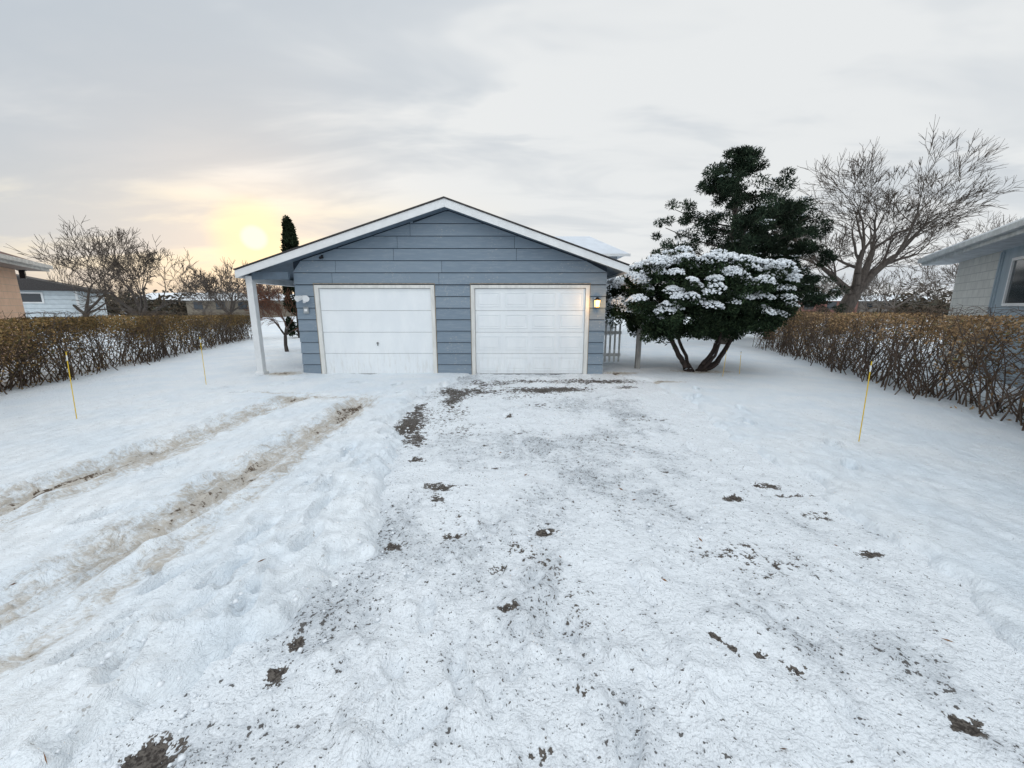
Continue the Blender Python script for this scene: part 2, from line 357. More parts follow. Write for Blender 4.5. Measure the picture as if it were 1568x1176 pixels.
for f in [(-.22,1.42,1.9,.032,.14,.05),(.02,1.55,1.4,.03,.14,.05),(-.45,1.8,1.7,.032,.13,.05),(.45,1.2,1.2,.03,.14,.05),(.75,2.0,1.8,.022,.14,.05),(-.35,1.25,.6,.032,.13,.055),(.1,2.0,.9,.024,.12,.05),(-.6,2.1,1.5,.024,.12,.05),(-.55,1.4,1.2,.028,.14,.05),(.25,1.7,2.2,.024,.13,.05)]:
    Hd=foot(Hd,X2,Y2,*f)
for i in range(40):
    Hd=foot(Hd,X2,Y2,rg.uniform(-1.0,2.2),rg.uniform(1.2,8.6),rg.uniform(1,2.1),.018,.14,.055)
nx,ny=len(dx),len(dy); idx=np.arange(nx*ny).reshape(ny,nx)
Fd=np.stack([idx[:-1,:-1],idx[:-1,1:],idx[1:,1:],idx[1:,:-1]],-1).reshape(-1,4)
rim=sst(0,.35,np.minimum(X2+2.3,3.6-X2)); Hd=Hd-(1-rim)*.12
fast('driveway',np.stack([X2,Y2,Hd],-1).reshape(-1,3),Fd,M_D,attrs={'thin':thin,'bare':bare},smooth=True)

rc=R(8)
N=900; cx=rc.uniform(-2.1,2.2,N); cy=.9+rc.random(N)**1.5*5.5
keep=fbm(cx*1.5,cy*1.5,3,50)+.4*np.exp(-((cx+1.3)/.5)**2)>.15; cx,cy=cx[keep],cy[keep]
hh=np.where(inside(cx,cy)>0,.006,snowH(cx,cy))
V,F=octs(rc,np.stack([cx,cy,hh],1),.013,.7); fast('snow_crumbs',V,F,M_SNL)
n=26; lx=rc.uniform(-3,4,n); ly=1+rc.random(n)**1.3*5; lz=np.where(inside(lx,ly)>0,.03,snowH(lx,ly)+.012)
V,F=quads(rc,np.stack([lx,ly,lz],1),.045,.014,.9); 
fast('fallen_leaves',V,F,leafmat('dead_leaf',[(.16,.08,.04),(.30,.16,.08),(.10,.06,.04)]))

# ------------------------------------------------------------ blue garage house
G=empty('blue_garage_house',(0,0,0))
YW=9.2; XL,XR=-4.95,2.15; PX,PZ=-1.42,3.82
def roofz(x): return PZ-(PX-x)*.318 if x<PX else PZ-(x-PX)*.345
D1=(-4.50,-1.77); D2=(-.94,1.77); DT=2.06
boxes('wall_core',[(XL+.01,D1[0],YW,YW+.12,-.1,DT),(D1[1],D2[0],YW,YW+.12,-.1,DT),(D2[1],XR-.01,YW,YW+.12,-.1,DT),(XL+.01,XR-.01,YW+.001,YW+.12,DT,2.3)],M_CORE,G,0)
extr('gable_core',[(XL+.01,2.3),(XR-.01,2.3),(XR-.01,roofz(XR)-.14),(PX,PZ-.14),(XL+.01,roofz(XL)-.14)],YW+.001,YW+.12,M_CORE,G)
boxes('side_walls',[(XL+.01,XL+.13,YW+.12,18,-.1,2.45),(XR-.13,XR-.01,YW+.12,18,-.1,2.4),(XL+.13,XR-.13,17.88,18,-.1,2.4)],M_SID,G,0)
rs=R(11); V=[];F=[]
CH=.262; z=-.02
def board(xa,xb,z0,z1,tl=None,tr=None):
    yb=YW-.030; yt=YW-.008
    xa1,xb1=(tl if tl is not None else xa),(tr if tr is not None else xb)
    o=len(V)
    V.extend([(xa,yb,z0),(xb,yb,z0),(xb,YW-.001,z0),(xa,YW-.001,z0),(xa1,yt,z1),(xb1,yt,z1),(xb1,YW-.001,z1),(xa1,YW-.001,z1)])
    F.extend([tuple(i+o for i in f) for f in BF])
def invl(z):  return PX-(PZ-.17-z)/.318
def invr(z):  return PX+(PZ-.17-z)/.345
while z<PZ-.2:
    z1=min(z+CH-.013,PZ-.18)
    if z<DT: spans=[(XL,D1[0]),(D1[1],D2[0]),(D2[1],XR)]
    else: spans=[(XL,XR)]
    parts=[(z,z1,spans)]
    if z<DT<z1: parts=[(z,DT,spans),(DT+.0,z1,[(XL,XR)])]
    for za,zb,sp in parts:
        for (a,b) in sp:
            js=[a]
            if b-a>1.5:
                x=a+rs.uniform(.8,3.2)
                while x<b-.5: js.append(x); x+=rs.uniform(2.2,3.7)
            js.append(b)
            for i in range(len(js)-1):
                xa,xb=js[i]+(.004 if i else 0),js[i+1]-(.004 if i<len(js)-2 else 0)
                la,lb=max(invl(za),xa),min(invr(za),xb); ta,tb=max(invl(zb),xa),min(invr(zb),xb)
                if lb-la<.02: continue
                if tb<ta: ta=tb=max(min((ta+tb)/2,lb),la); tb+=.001
                board(la,lb,za,zb,ta,tb)
    z+=CH
pymesh('lap_siding',V,F,M_SID,G)
def frame(nm,D):
    boxes(nm,[(D[0],D[0]+.085,YW-.045,YW+.06,-.04,DT),(D[1]-.085,D[1],YW-.045,YW+.06,-.04,DT),(D[0]+.085,D[1]-.085,YW-.045,YW+.06,DT-.07,DT)],M_TRIM,G,.004)
frame('door_frame_a',D1); frame('door_frame_b',D2)
M_WOOD=simple('weathered_wood',(.34,.29,.22),.2,14,.8,.3,(1,1,.2))
boxes('brick_mold',[(D1[0]-.020,D1[0]-.001,YW-.032,YW,-.04,DT+.02),(D1[1]+.001,D1[1]+.016,YW-.032,YW,-.04,DT+.02),(D2[0]-.016,D2[0]-.001,YW-.032,YW,-.04,DT+.02),(D2[1]+.001,D2[1]+.016,YW-.032,YW,-.04,DT+.02),(D1[0]-.02,D1[1]+.016,YW-.05,YW,DT+.022,DT+.04),(D2[0]-.016,D2[1]+.016,YW-.05,YW,DT+.022,DT+.04)],M_WOOD,G,.002)
a,b=D1[0]+.09,D1[1]-.09; ph=(DT-.075)/4
boxes('garage_door_flat',[(a,b,YW+.01,YW+.05,.0+i*ph+.003,(i+1)*ph-.003) for i in range(4)],M_DL,G,.004)
boxes('door_backing',[(a-.02,b+.02,YW+.05,YW+.07,-.05,DT),(D2[0]+.07,D2[1]-.07,YW+.05,YW+.07,-.05,DT)],simple('dark_gap',(.3,.3,.3)),G,0)
boxes('door_handle',[(a+1.23,a+1.29,YW-.012,YW+.01,.735,.75),(a+1.252,a+1.268,YW-.02,YW+.01,.68,.76)],simple('handle_metal',(.2,.2,.2),.1,10,.4,0),G,.002)
a,b=D2[0]+.09,D2[1]-.09
boxes('garage_door_paneled',[(a,b,YW+.01,YW+.05,i*ph+.003,(i+1)*ph-.003) for i in range(4)],M_DR,G,.004)
L=[];Lf=[]; cw=(b-a)/4
for i in range(4):
    for j in range(4):
        x0,x1=a+j*cw+.055,a+(j+1)*cw-.055; z0,z1=i*ph+.085,(i+1)*ph-.085
        Lf+=[(x0,x1,YW-.001,YW+.011,z0,z0+.02),(x0,x1,YW-.001,YW+.011,z1-.02,z1),(x0,x0+.02,YW-.001,YW+.011,z0+.02,z1-.02),(x1-.02,x1,YW-.001,YW+.011,z0+.02,z1-.02)]
        L.append((x0+.05,x1-.05,YW+.002,YW+.012,z0+.05,z1-.05))
boxes('door_panel_rims',Lf,M_DR,G,.004); boxes('door_panels',L,M_DR,G,.006)
boxes('door_weatherstrip',[(D1[0]+.09,D1[1]-.09,YW+.0,YW+.04,-.03,.012),(D2[0]+.09,D2[1]-.09,YW+.0,YW+.04,-.03,.012)],M_DARK,G,0)
EL=(-5.97,roofz(-5.97)); ER=(2.50,roofz(2.50)); Y0,Y1=8.80,18.4
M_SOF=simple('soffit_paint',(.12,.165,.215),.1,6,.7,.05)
th=.15
for nm,E in (('left',EL),('right',ER)):
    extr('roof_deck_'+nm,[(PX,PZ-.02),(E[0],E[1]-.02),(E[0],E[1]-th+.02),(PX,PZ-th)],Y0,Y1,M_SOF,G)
    s=1 if E[0]>PX else -1
    extr('shingles_'+nm,[(PX,PZ+.012),(E[0]+s*.03,E[1]+.004),(E[0]+s*.03,E[1]-.018),(PX,PZ-.018)],Y0-.05,Y1,M_SHING,G)
    extr('rake_board_'+nm,[(PX,PZ-.021),(E[0],E[1]-.021),(E[0],E[1]-.021-.155),(PX,PZ-.021-.165)],Y0-.028,Y0-.002,M_WHITE,G,.003)
    extr('roof_snow_'+nm,[(PX,PZ+.04),(E[0]-s*.05,E[1]+.035),(E[0]-s*.03,E[1]+.008),(PX,PZ+.014)],Y0+.25,Y1-.1,M_SN,G,.01)
    x0,x1=sorted((E[0],E[0]+s*.025))
    box('eave_fascia_'+nm,x0+ (0.001 if s>0 else 0),x1-(0.001 if s<0 else 0),Y0-.028,Y1,E[1]-.18,E[1]-.022,M_WHITE,G)
boxes('porch_beam',[(-5.90,-5.76,8.95,18,2.10,roofz(-5.9)-th-.0)],M_WHITE,G)
for i,yy in enumerate((9.0,12.0,15.0,18.0)):
    boxes('porch_post_%d'%i,[(-5.90,-5.76,yy-.05,yy+.09,-.02,2.10),(-5.93,-5.73,yy-.08,yy+.12,-.02,.10)],M_WHITE,G,.008)
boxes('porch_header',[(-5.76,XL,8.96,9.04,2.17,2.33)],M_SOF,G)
box('porch_slab',-5.95,XL,8.9,18,-.1,.03,simple('concrete',(.30,.25,.2),.25,5,.9,.3),G)
FL=empty('flood_light',(-4.72,YW-.03,1.78))
boxes('mount_box',[(-.05,.05,-.05,0,-.05,.05)],M_WHITE,FL,.01)
def cyl(nm,p0,p1,r0,r1,mat,par,k=16,cap=True):
    V,F=tubes([[*p0,*p1,r0,r1]],k); F=[tuple(f) for f in F]
    if cap: F+=[tuple(range(k))[::-1],tuple(range(k,2*k))]
    return pymesh(nm,V,F,mat,par,.002)
cyl('head_a',(.04,-.08,.0),(.11,-.20,-.03),.045,.07,M_WHITE,FL); cyl('head_b',(-.04,-.08,.0),(-.10,-.2,-.03),.045,.07,M_WHITE,FL)
boxes('motion_sensor',[(-.03,.03,-.09,-.05,-.12,-.05)],M_WHITE,FL,.01)
boxes('arms',[(-.06,.06,-.09,-.05,-.015,.015)],M_WHITE,FL,.003)
MB=empty('utility_box',(-4.73,YW-.025,1.5)); boxes('cover',[(-.06,.06,-.03,0,-.08,.08)],simple('grey_plastic',(.35,.38,.4)),MB,.01); boxes('label',[(-.035,.035,-.034,-.031,-.03,.03)],M_WHITE,MB,.001)
SC=empty('security_camera',(-4.25,YW-.025,2.66)); cyl('body',(0,-.03,0),(0,-.12,-.02),.03,.03,M_DARK,SC); boxes('bracket',[(-.02,.02,-.04,0,-.02,.05)],M_DARK,SC,.004)
LN=empty('wall_lantern',(1.93,YW-.035,1.66))
boxes('back_plate',[(-.05,.05,-.02,0,-.10,.12)],M_WHITE,LN,.006)
M_EM,ntm,bm_=newmat('lamp_glass'); bm_.inputs['Base Color'].default_value=(1,.8,.4,1); bm_.inputs['Emission Color'].default_value=(1,.58,.13,1); bm_.inputs['Emission Strength'].default_value=2.0
cyl('glass',(0,-.11,-.09),(0,-.11,.06),.05,.066,M_EM,LN,8)
cyl('cap',(0,-.11,.062),(0,-.11,.13),.085,.015,M_DARK,LN,8); cyl('base',(0,-.11,-.12),(0,-.11,-.092),.02,.052,M_DARK,LN,8)
boxes('arm',[(-.012,.012,-.11,-.02,.10,.12)],M_DARK,LN,.003)
pl=bpy.data.lights.new('lantern_bulb','POINT'); pl.energy=6; pl.color=(1,.52,.14); pl.shadow_soft_size=.05
po=bpy.data.objects.new('lantern_bulb',pl); link(po,LN); po.location=(0,-.24,.0)
hb=[(-6,20.5,4.15),(5.9,20.5,4.15),(5.9,28.5,4.15),(-6,28.5,4.15),(-2,24,5.55),(4.5,24,5.55)]
HH=empty('rear_house'); box('walls',-5.5,5.4,21,28,0,4.1,simple('rear_siding',(.42,.46,.5)),HH)
pymesh('snowy_hip_roof',hb,[(0,1,5,4),(1,2,5),(2,3,4,5),(3,0,4),(3,2,1,0)],simple('rear_roof_snow',(.66,.71,.77),.05,2,.8,.3),HH)
boxes('eave_fascia',[(-6.02,5.92,20.44,20.48,4.02,4.15)],M_WHITE,HH)

# ------------------------------------------------------------ neighbour houses
def brickmat(name,c1,c2,mortar,scale=1,bw=.4,bh=.2):
    m,nt,b=newmat(name); v=nt.coord('Object')
    s=nt.node('ShaderNodeSeparateXYZ',{0:v}); hv=nt.math('ADD',s.outputs[0],s.outputs[1])
    cv=nt.node('ShaderNodeCombineXYZ',{0:hv,1:s.outputs[2],2:0.0}).outputs[0]
    br=nt.node('ShaderNodeTexBrick',{'Vector':cv,'Color1':(*c1,1),'Color2':(*c2,1),'Mortar':(*mortar,1),'Scale':scale,'Mortar Size':.008,'Brick Width':bw,'Row Height':bh})
    c=nt.mix(nt.ramp(nt.noise(v,4,4),.3,.7,0,.35),br.outputs[0],tuple(x*.75 for x in c1))
    nt.l.new(c,b.inputs['Base Color']); b.inputs['Roughness'].default_value=.85
    bump(nt,b,br.outputs['Fac'],-.4,.012); return m
M_GLASS,ng,bg=newmat('window_glass'); bg.inputs['Base Color'].default_value=(.03,.04,.05,1); bg.inputs['Roughness'].default_value=.12
LH=empty('tan_brick_house',(-15.1,12.35,0),math.radians(35.9))
MT=brickmat('tan_brick',(.66,.43,.29),(.74,.49,.34),(.50,.37,.28),1,.6,.2)
box('walls',-8,0,-13,0,-.1,2.70,MT,LH,0)
M_BRSH=simple('brown_shingle',(.16,.09,.07),.2,20,.9,.3)
def gable_roof(par,xo,xi,ze,zr,ya,yb,msh,mfa,snow=None,sg=1,msof=None):
    t=.13
    extr('roof_slope_front',[(xo,ze),(xi,zr),(xi,zr-t),(xo,ze-t)],ya,yb,msh,par)
    xo2=2*xi-xo
    extr('roof_slope_back',[(xo2,ze),(xi,zr),(xi,zr-t),(xo2,ze-t)],ya,yb,msh,par)
    x0,x1=sorted((xo+sg*.002,xo+sg*.03)); box('fascia',x0,x1,ya,yb+.03,ze-.2,ze-.005,mfa,par)
    extr('rake_a',[(xo,ze-.01),(xi,zr-.01),(xi,zr-.19),(xo,ze-.19)],yb+.002,yb+.03,mfa,par)
    extr('rake_b',[(xo2,ze-.01),(xi,zr-.01),(xi,zr-.19),(xo2,ze-.19)],yb+.002,yb+.03,mfa,par)
    x0,x1=sorted((xo+sg*.031,xo+sg*.13)); box('gutter',x0,x1,ya,yb,ze-.12,ze-.01,mfa,par,.01)
    xw=xo-sg*.6; x0,x1=sorted((xo-sg*.01,xw)); box('soffit',x0,x1,ya,yb,ze-.2,ze-.17,msof or mfa,par)
    extr('gable_wall',[(xw,ze-.2),(2*xi-xw,ze-.2),(xi,zr-.25)],yb-.62,yb-.5,mfa,par)
    if snow: extr('roof_snow',[(xo+sg*.02,ze+.07),(xi,zr+.09),(xi,zr+.002),(xo-sg*.0,ze+.005)],ya,yb-.05,snow,par,.01)
gable_roof(LH,.55,-4,2.88,4.7,-13,.55,M_BRSH,simple('cream_trim',(.62,.60,.56)),None,1,simple('brown_soffit',(.25,.2,.17)))
boxes('eave_lamp',[(.02,.14,.15,.27,2.42,2.66),(-.01,.17,.12,.30,2.66,2.69)],M_DARK,LH,.01)
RH=empty('gray_block_house',(12.55,11.45,0),math.radians(-35.6))
MGB=brickmat('gray_block',(.62,.62,.59),(.70,.70,.66),(.42,.43,.42),1,.4,.2)
M_VS=simple('slate_board_siding',(.36,.44,.50),.08,5,.7,.1,(1,1,.2))
box('block_walls',0,8,-3.05,0,-.1,2.80,MGB,RH,0)
box('siding_walls',-.03,8,-14,-3.052,-.1,2.80,M_VS,RH,0)
boxes('battens',[(-.055,-.031,-3.2-.4*i,-3.24-.4*i,-.1,2.75) for i in range(26) if not 3.5<3.2+.4*i<5.3]+[(-.055,-.031,-3.12,-3.055,-.1,2.75)],M_VS,RH,.003)
boxes('window_glass',[(-.04,-.032,-5.15,-3.85,1.65,2.5)],M_GLASS,RH,0)
boxes('window_trim',[(-.07,-.033,-5.21,-5.15,1.6,2.56),(-.07,-.033,-3.85,-3.79,1.6,2.56),(-.07,-.033,-5.15,-3.85,1.59,1.65),(-.07,-.033,-5.15,-3.85,2.5,2.56)],M_WHITE,RH,.004)
gable_roof(RH,-.62,4,2.98,4.9,-14,.6,M_SHING,simple('gray_trim',(.50,.54,.56)),M_SN,-1,simple('pale_soffit',(.5,.54,.58)))
extr('cross_gable',[(.6,3.3),(3.4,3.3),(2.0,4.7)],-5,-2.4,M_VS,RH)
extr('cross_gable_roof',[(.3,3.3),(2.0,4.85),(3.7,3.3),(3.7,3.42),(2.0,4.98),(.3,3.42)],-5,-2.1,M_SHING,RH)
WH=empty('white_house',(-34.8,25.2,0),math.radians(36))
box('walls',-6,5.2,-.0,8,-.1,2.75,simple('pale_blue_siding',(.62,.69,.73),.06,4),WH,0)
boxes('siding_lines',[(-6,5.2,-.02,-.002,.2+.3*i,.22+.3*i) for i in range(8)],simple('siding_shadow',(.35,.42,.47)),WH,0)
extr('roof',[(-6.6,2.75),(-.5,4.3),(5.8,2.75),(5.8,2.6),(-6.6,2.6)],-.5,8.5,M_SHING,WH)
boxes('window',[(1.9,3.5,-.03,-.021,1.85,2.4)],M_GLASS,WH,0)
boxes('window_trim',[(1.8,1.9,-.06,-.003,1.75,2.5),(3.5,3.6,-.06,-.003,1.75,2.5),(1.9,3.5,-.06,-.003,1.75,1.85),(1.9,3.5,-.06,-.003,2.4,2.5)],M_WHITE,WH,.004)
boxes('corner_boards',[(5.1,5.23,-.05,-.021,-.1,2.6)],M_WHITE,WH,.004)
def far_house(x,y,w,d,h,hr,col,rz=0):
    E=empty('distant_house',(x,y,0),rz)
    box('walls',-w/2,w/2,0,d,-.1,h,simple('far_wall',col,.08,3),E,0)
    v=[(-w/2-.5,-.5,h),(w/2+.5,-.5,h),(w/2+.5,d+.5,h),(-w/2-.5,d+.5,h),(-w/2-.5,d/2,hr),(w/2+.5,d/2,hr)]
    pymesh('snowy_roof',v,[(0,1,5,4),(2,3,4,5),(1,2,5),(3,0,4),(3,2,1,0)],M_SN,E)
    L=[];x0=-w/2+1
    while x0<w/2-1.5: L.append((x0,x0+1.2,-.03,-.002,1.1,2.1)); x0+=3
    boxes('windows',L,M_GLASS,E,0)
far_house(-38,54,12,9,2.3,3.3,(.20,.17,.13)); far_house(-52,62,14,9,2.5,3.7,(.25,.24,.22)); far_house(-24,66,12,9,2.4,3.6,(.2,.17,.13))
far_house(41,52,8,8,2.2,2.9,(.22,.10,.08)); far_house(68,70,14,9,2.4,3.6,(.2,.18,.16)); far_house(9,70,14,9,2.4,3.6,(.3,.28,.26))

# ------------------------------------------------------------ trees
def bare_tree(seed,base,H,r0,levels,lean=(0,0),spread=.62,kids=3,up=.07,wig=.14,trunk=.2,dec=.7,first=None,rmin=.006,taper=.5,rk=(.5,.72)):
    rng=R(seed); S=[]
    def br(p,d,L,r,lev):
        n=4 if lev<3 else 3
        for i in range(n):
            d=d+rng.normal(size=3)*wig; d[2]+=up; d=d/math.sqrt(d@d)
            q=p+d*L/n; ra=max(r*(1-taper*i/n),rmin*.6); rb=max(r*(1-taper*(i+1)/n),rmin*.6)
            S.append((*p,*q,ra,rb)); p=q
            if lev<levels and i>0:
                nk=kids if i==n-1 else (1 if (lev>1 or rng.random()<.75) else 0)
                for _ in range(nk):
                    a=rng.normal(size=3); a-=d*(a@d); a/=math.sqrt(a@a)
                    t=rng.uniform(.35,1.0)*spread*(1.25 if i<n-1 else 1)
                    nd=d*math.cos(t)+a*math.sin(t)
                    br(p,nd,L*dec*rng.uniform(.7,1.15),max(rb*rng.uniform(*rk),rmin),lev+1)
    base=np.array(base,float)
    fork=base+np.array([lean[0]*H*trunk,lean[1]*H*trunk,H*trunk])
    mid=(base+fork)/2+np.array([-.04*H*trunk,0,0])
    S.append((*base,*mid,r0*1.3,r0)); S.append((*mid,*fork,r0,r0*.92))
    for (dx_,dy_,dz_,Lm,rm) in first:
        d=np.array([dx_,dy_,dz_],float); d/=np.linalg.norm(d); br(fork.copy(),d,Lm*H,r0*rm,1)
    return np.array(S)
def tree_obj(name,S,mat,par=None,th=.03):
    thick=S[:,6]>th
    e=empty(name) if par is None else par
    if thick.any(): V,F=tubes(S[thick],7); fast('trunk_limbs',V,F,M_BARK,e,smooth=True)
    V,F=tubes(S[~thick],3); fast('twigs',V,F,mat,e)
    return e
# large leaning tree; keep the overall crown inside its real height by uniform scaling of the growth
S=bare_tree(25,(18.0,22,-.1),8.6,.40,6,lean=(.30,0),spread=.64,kids=3,up=.022,wig=.13,trunk=.26,dec=.70,rmin=.010,
   first=[(-.75,.1,.75,.26,.5),(-.3,-.3,1,.28,.55),(.2,.2,1,.30,.62),(.5,-.1,.9,.31,.62),(.9,.3,.6,.24,.45),(-.9,-.2,.35,.2,.36)])
tree_obj('bare_tree',S,M_TWIG); print('big tree x',S[:,3].min(),S[:,3].max(),'z',S[:,5].max(),len(S))
S=bare_tree(7,(-23.3,25,-.1),6.9,.21,6,spread=.64,kids=2,up=.03,wig=.13,trunk=.13,dec=.75,rmin=.014,
   first=[(-.7,0,.8,.28,.55),(.0,.2,1,.28,.55),(.6,-.1,.9,.28,.55),(1,.1,.5,.27,.45),(-1,.1,.45,.27,.45),(.3,-.4,.8,.26,.45)])
tree_obj('bare_tree',S,M_TWIG)
S=bare_tree(9,(-30,28,-.1),7.4,.18,5,spread=.6,kids=3,up=.03,trunk=.15,dec=.74,rmin=.014,
   first=[(-.7,0,.8,.27,.6),(.0,.2,1,.29,.6),(.6,-.1,.9,.27,.6),(1,.1,.55,.23,.5)])
tree_obj('bare_tree',S,M_TWIG)
S=bare_tree(10,(-25.5,36,-.1),6.4,.18,5,spread=.65,kids=3,up=.03,trunk=.15,dec=.74,rmin=.018,
   first=[(-.7,0,.8,.27,.6),(.0,.2,1,.29,.6),(.6,-.1,.9,.27,.6),(1,.1,.55,.25,.5),(-1,.1,.5,.25,.5)])
tree_obj('bare_tree',S,M_TWIG)
S=bare_tree(12,(37,31,-.1),9.4,.26,5,spread=.62,kids=3,up=.02,trunk=.15,dec=.72,rmin=.014,
   first=[(-.9,0,.7,.25,.5),(-.4,.2,1,.27,.55),(.3,-.1,.9,.27,.55),(1,.1,.6,.25,.5)])
tree_obj('bare_tree',S,M_TWIG)
S=bare_tree(31,(-7.6,13.2,.0),2.35,.055,6,spread=.55,kids=2,up=.05,trunk=.26,dec=.75,rmin=.006,
   first=[(-.6,0,.9,.25,.6),(.0,.2,1,.27,.6),(.6,-.1,.9,.25,.6),(.2,.6,.6,.2,.5),(-.3,-.6,.7,.2,.5)])
tree_obj('ornamental_tree',S,simple('red_twig',(.19,.095,.065),.2,3,.9,0),None,.02)
rng=R(77); AS=[]
lst=[(rng.uniform(-75,-28),rng.uniform(50,75)) for _ in range(22)]+[(rng.uniform(30,100),rng.uniform(40,80)) for _ in range(34)]+[(rng.uniform(-20,24),rng.uniform(80,100)) for _ in range(5)]
for i,(x,y) in enumerate(lst):
    hh_=rng.uniform(4.5,7.5) if x<0 else rng.uniform(7,11)
    AS.append(bare_tree(100+i,(x,y,-.1),hh_,.18,4,spread=.7,kids=2,up=.04,trunk=.15,dec=.75,rmin=.028,
      first=[(-.7,0,.8,.25,.6),(.0,.2,1,.27,.6),(.6,-.1,.9,.25,.6),(1,.1,.55,.22,.5),(-1,.1,.5,.22,.5)]))
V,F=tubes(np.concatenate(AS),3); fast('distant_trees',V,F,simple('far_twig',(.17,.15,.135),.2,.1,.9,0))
C=[];r2=R(4)
for i in range(120):
    a=r2.uniform(-1.15,1.15); dd=r2.uniform(75,105); x,y=dd*math.sin(a),dd*math.cos(a); s=r2.uniform(1.2,3.4)
    C.append(np.array([x,y,s*.55])+r2.normal(size=(220,3))*np.array([2.5,1,s*.5]))
C=np.concatenate(C); C=C[C[:,2]>0]
V,F=quads(r2,C,.9,.35); fast('distant_shrubs',V,F,leafmat('far_shrub',[(.07,.06,.045),(.11,.085,.06),(.06,.065,.05)]))

# evergreens
M_YEW=leafmat('yew_foliage',[(.010,.020,.012),(.022,.040,.020),(.05,.075,.038)],.9,2.2)
M_PINE=leafmat('pine_needles',[(.010,.020,.013),(.020,.036,.022),(.045,.062,.038)],.9,1.2)
M_ARB=leafmat('arborvitae_foliage',[(.010,.018,.010),(.024,.036,.018)],.9,2)
def clumps(rng,C,rad,per,l,w,flat=.7,shell=.55):
    n=len(C); d=unit(rng.normal(size=(n,per,3))); rr=(rng.uniform(shell**3,1,(n,per,1)))**(1/3)
    P=C[:,None]+d*rr*rad[:,None,None]*np.array([1,1,flat])
    return quads(rng,P.reshape(-1,3),l,w,up=(d*.9).reshape(-1,3))
rb=R(12); BC=np.array([4.50,9.75,1.78]); BR=np.array([1.96,1.4,.90])
n=520; d=unit(rb.normal(size=(n,3))); d=np.sign(d)*np.abs(d)**.85; d=d/ (np.sum(np.abs(d)**2.6,1,keepdims=True)**(1/2.6))
rr=np.where(rb.random(n)<.75,rb.uniform(.86,1.0,n),rb.uniform(.3,.86,n))
C=BC+d*BR*rr[:,None]*(1+.07*rb.normal(size=(n,1)))
C[:,2]=np.where(C[:,2]<1.0,1.0+rb.uniform(-.12,.2,n),C[:,2]); C[:,2]-=.16*(np.clip(C[:,0]-5.2,0,2))*(C[:,2]>1.6)
rad=rb.uniform(.13,.27,n)
YB=empty('yew_bush')
V,F=clumps(rb,C,rad,190,.085,.030,.8); fast('foliage',V,F,M_YEW,YB)
top=C[rb.integers(0,n,1200)]; P=top+unit(rb.normal(size=(1200,3))+[0,0,.5])*rb.uniform(.22,.36,(1200,1)); V,F=quads(rb,P,.15,.03,up=np.tile([0,0,.8],(1200,1))); fast('shoots',V,F,M_YEW,YB)
up=(C[:,2]>1.68+.3*np.sin(C[:,0]*3)+.10*np.clip(C[:,0]-4.4,0,3))|((C[:,2]>1.25)&(rb.random(n)<.28)); w8=rb.random(n)<np.where(C[:,0]<4.8,.97,.82); sel=np.where(up&w8&(rr>.7))[0]
Pn=[]
for i in sel:
    m=int(rb.integers(30,120)*(1.15 if C[i,0]<4.8 else .85)); dd=unit(np.column_stack([rb.normal(size=(m,2))*.55,np.abs(rb.normal(size=m))*.35+.55])); dd+=np.array([rb.uniform(-.3,.3),-.42,rb.uniform(-.1,.1)])
    Pn.append(C[i]+unit(dd)*rad[i]*np.array([1,1,.85])*rb.uniform(.97,1.15,(m,1)))
V,F=octs(rb,np.concatenate(Pn),.029,.7); fast('snow_on_foliage',V,F,M_SNL,YB)
ST=[]
def stem(pts,r0,r1,S):
    pts=np.array(pts,float); t=np.linspace(0,1,len(pts)); tt=np.linspace(0,1,13)
    Q=np.stack([np.interp(tt,t,pts[:,k]) for k in range(3)],1)
    Q[1:-1]=(Q[:-2]+2*Q[1:-1]+Q[2:])/4; Q[1:-1]=(Q[:-2]+2*Q[1:-1]+Q[2:])/4; Q[1:-1]+=rb.normal(size=(11,3))*.012
    for i in range(12): S.append((*Q[i],*Q[i+1],r0+(r1-r0)*tt[i],r0+(r1-r0)*tt[i+1]))
b0=(4.45,9.45,.0)
for p1,p2,r in [((4.05,9.4,.40),(3.65,9.5,1.1),.075),((4.30,9.5,.25),(4.0,9.9,1.2),.055),((4.75,9.4,.35),(5.05,9.4,1.1),.065),((5.0,9.5,.25),(5.6,9.7,1.1),.06),((4.95,9.35,.2),(5.3,9.2,1.15),.045),((4.9,9.3,.5),(4.85,9.15,1.2),.04)]:
    q=(b0[0]+(p1[0]-4.5)*.35,b0[1]+rb.uniform(-.08,.08),0.0); stem([q,p1,p2],r,r*.6,ST)
V,F=tubes(ST,8); fast('stems',V,F,simple('yew_bark',(.05,.035,.03),.25,14,.9,.4,(1,1,.3)),YB,smooth=True)
ra=R(15); n=200; z=ra.random(n)**.8*5.35; rr=(.46*(1-(z/5.6)**2.2)+.04); a=ra.uniform(0,6.28,n)
C=np.stack([-10.4+rr*np.cos(a)*.8,19.3+rr*np.sin(a)*.8,z+.1],1)
AV=empty('arborvitae'); V,F=clumps(ra,C,ra.uniform(.10,.22,n),120,.12,.05,1.2); fast('foliage',V,F,M_ARB,AV)
V,F=tubes([(-10.4,19.3,0,-10.4,19.3,5.2,.09,.02)],8); fast('trunk',V,F,M_BARK,AV)
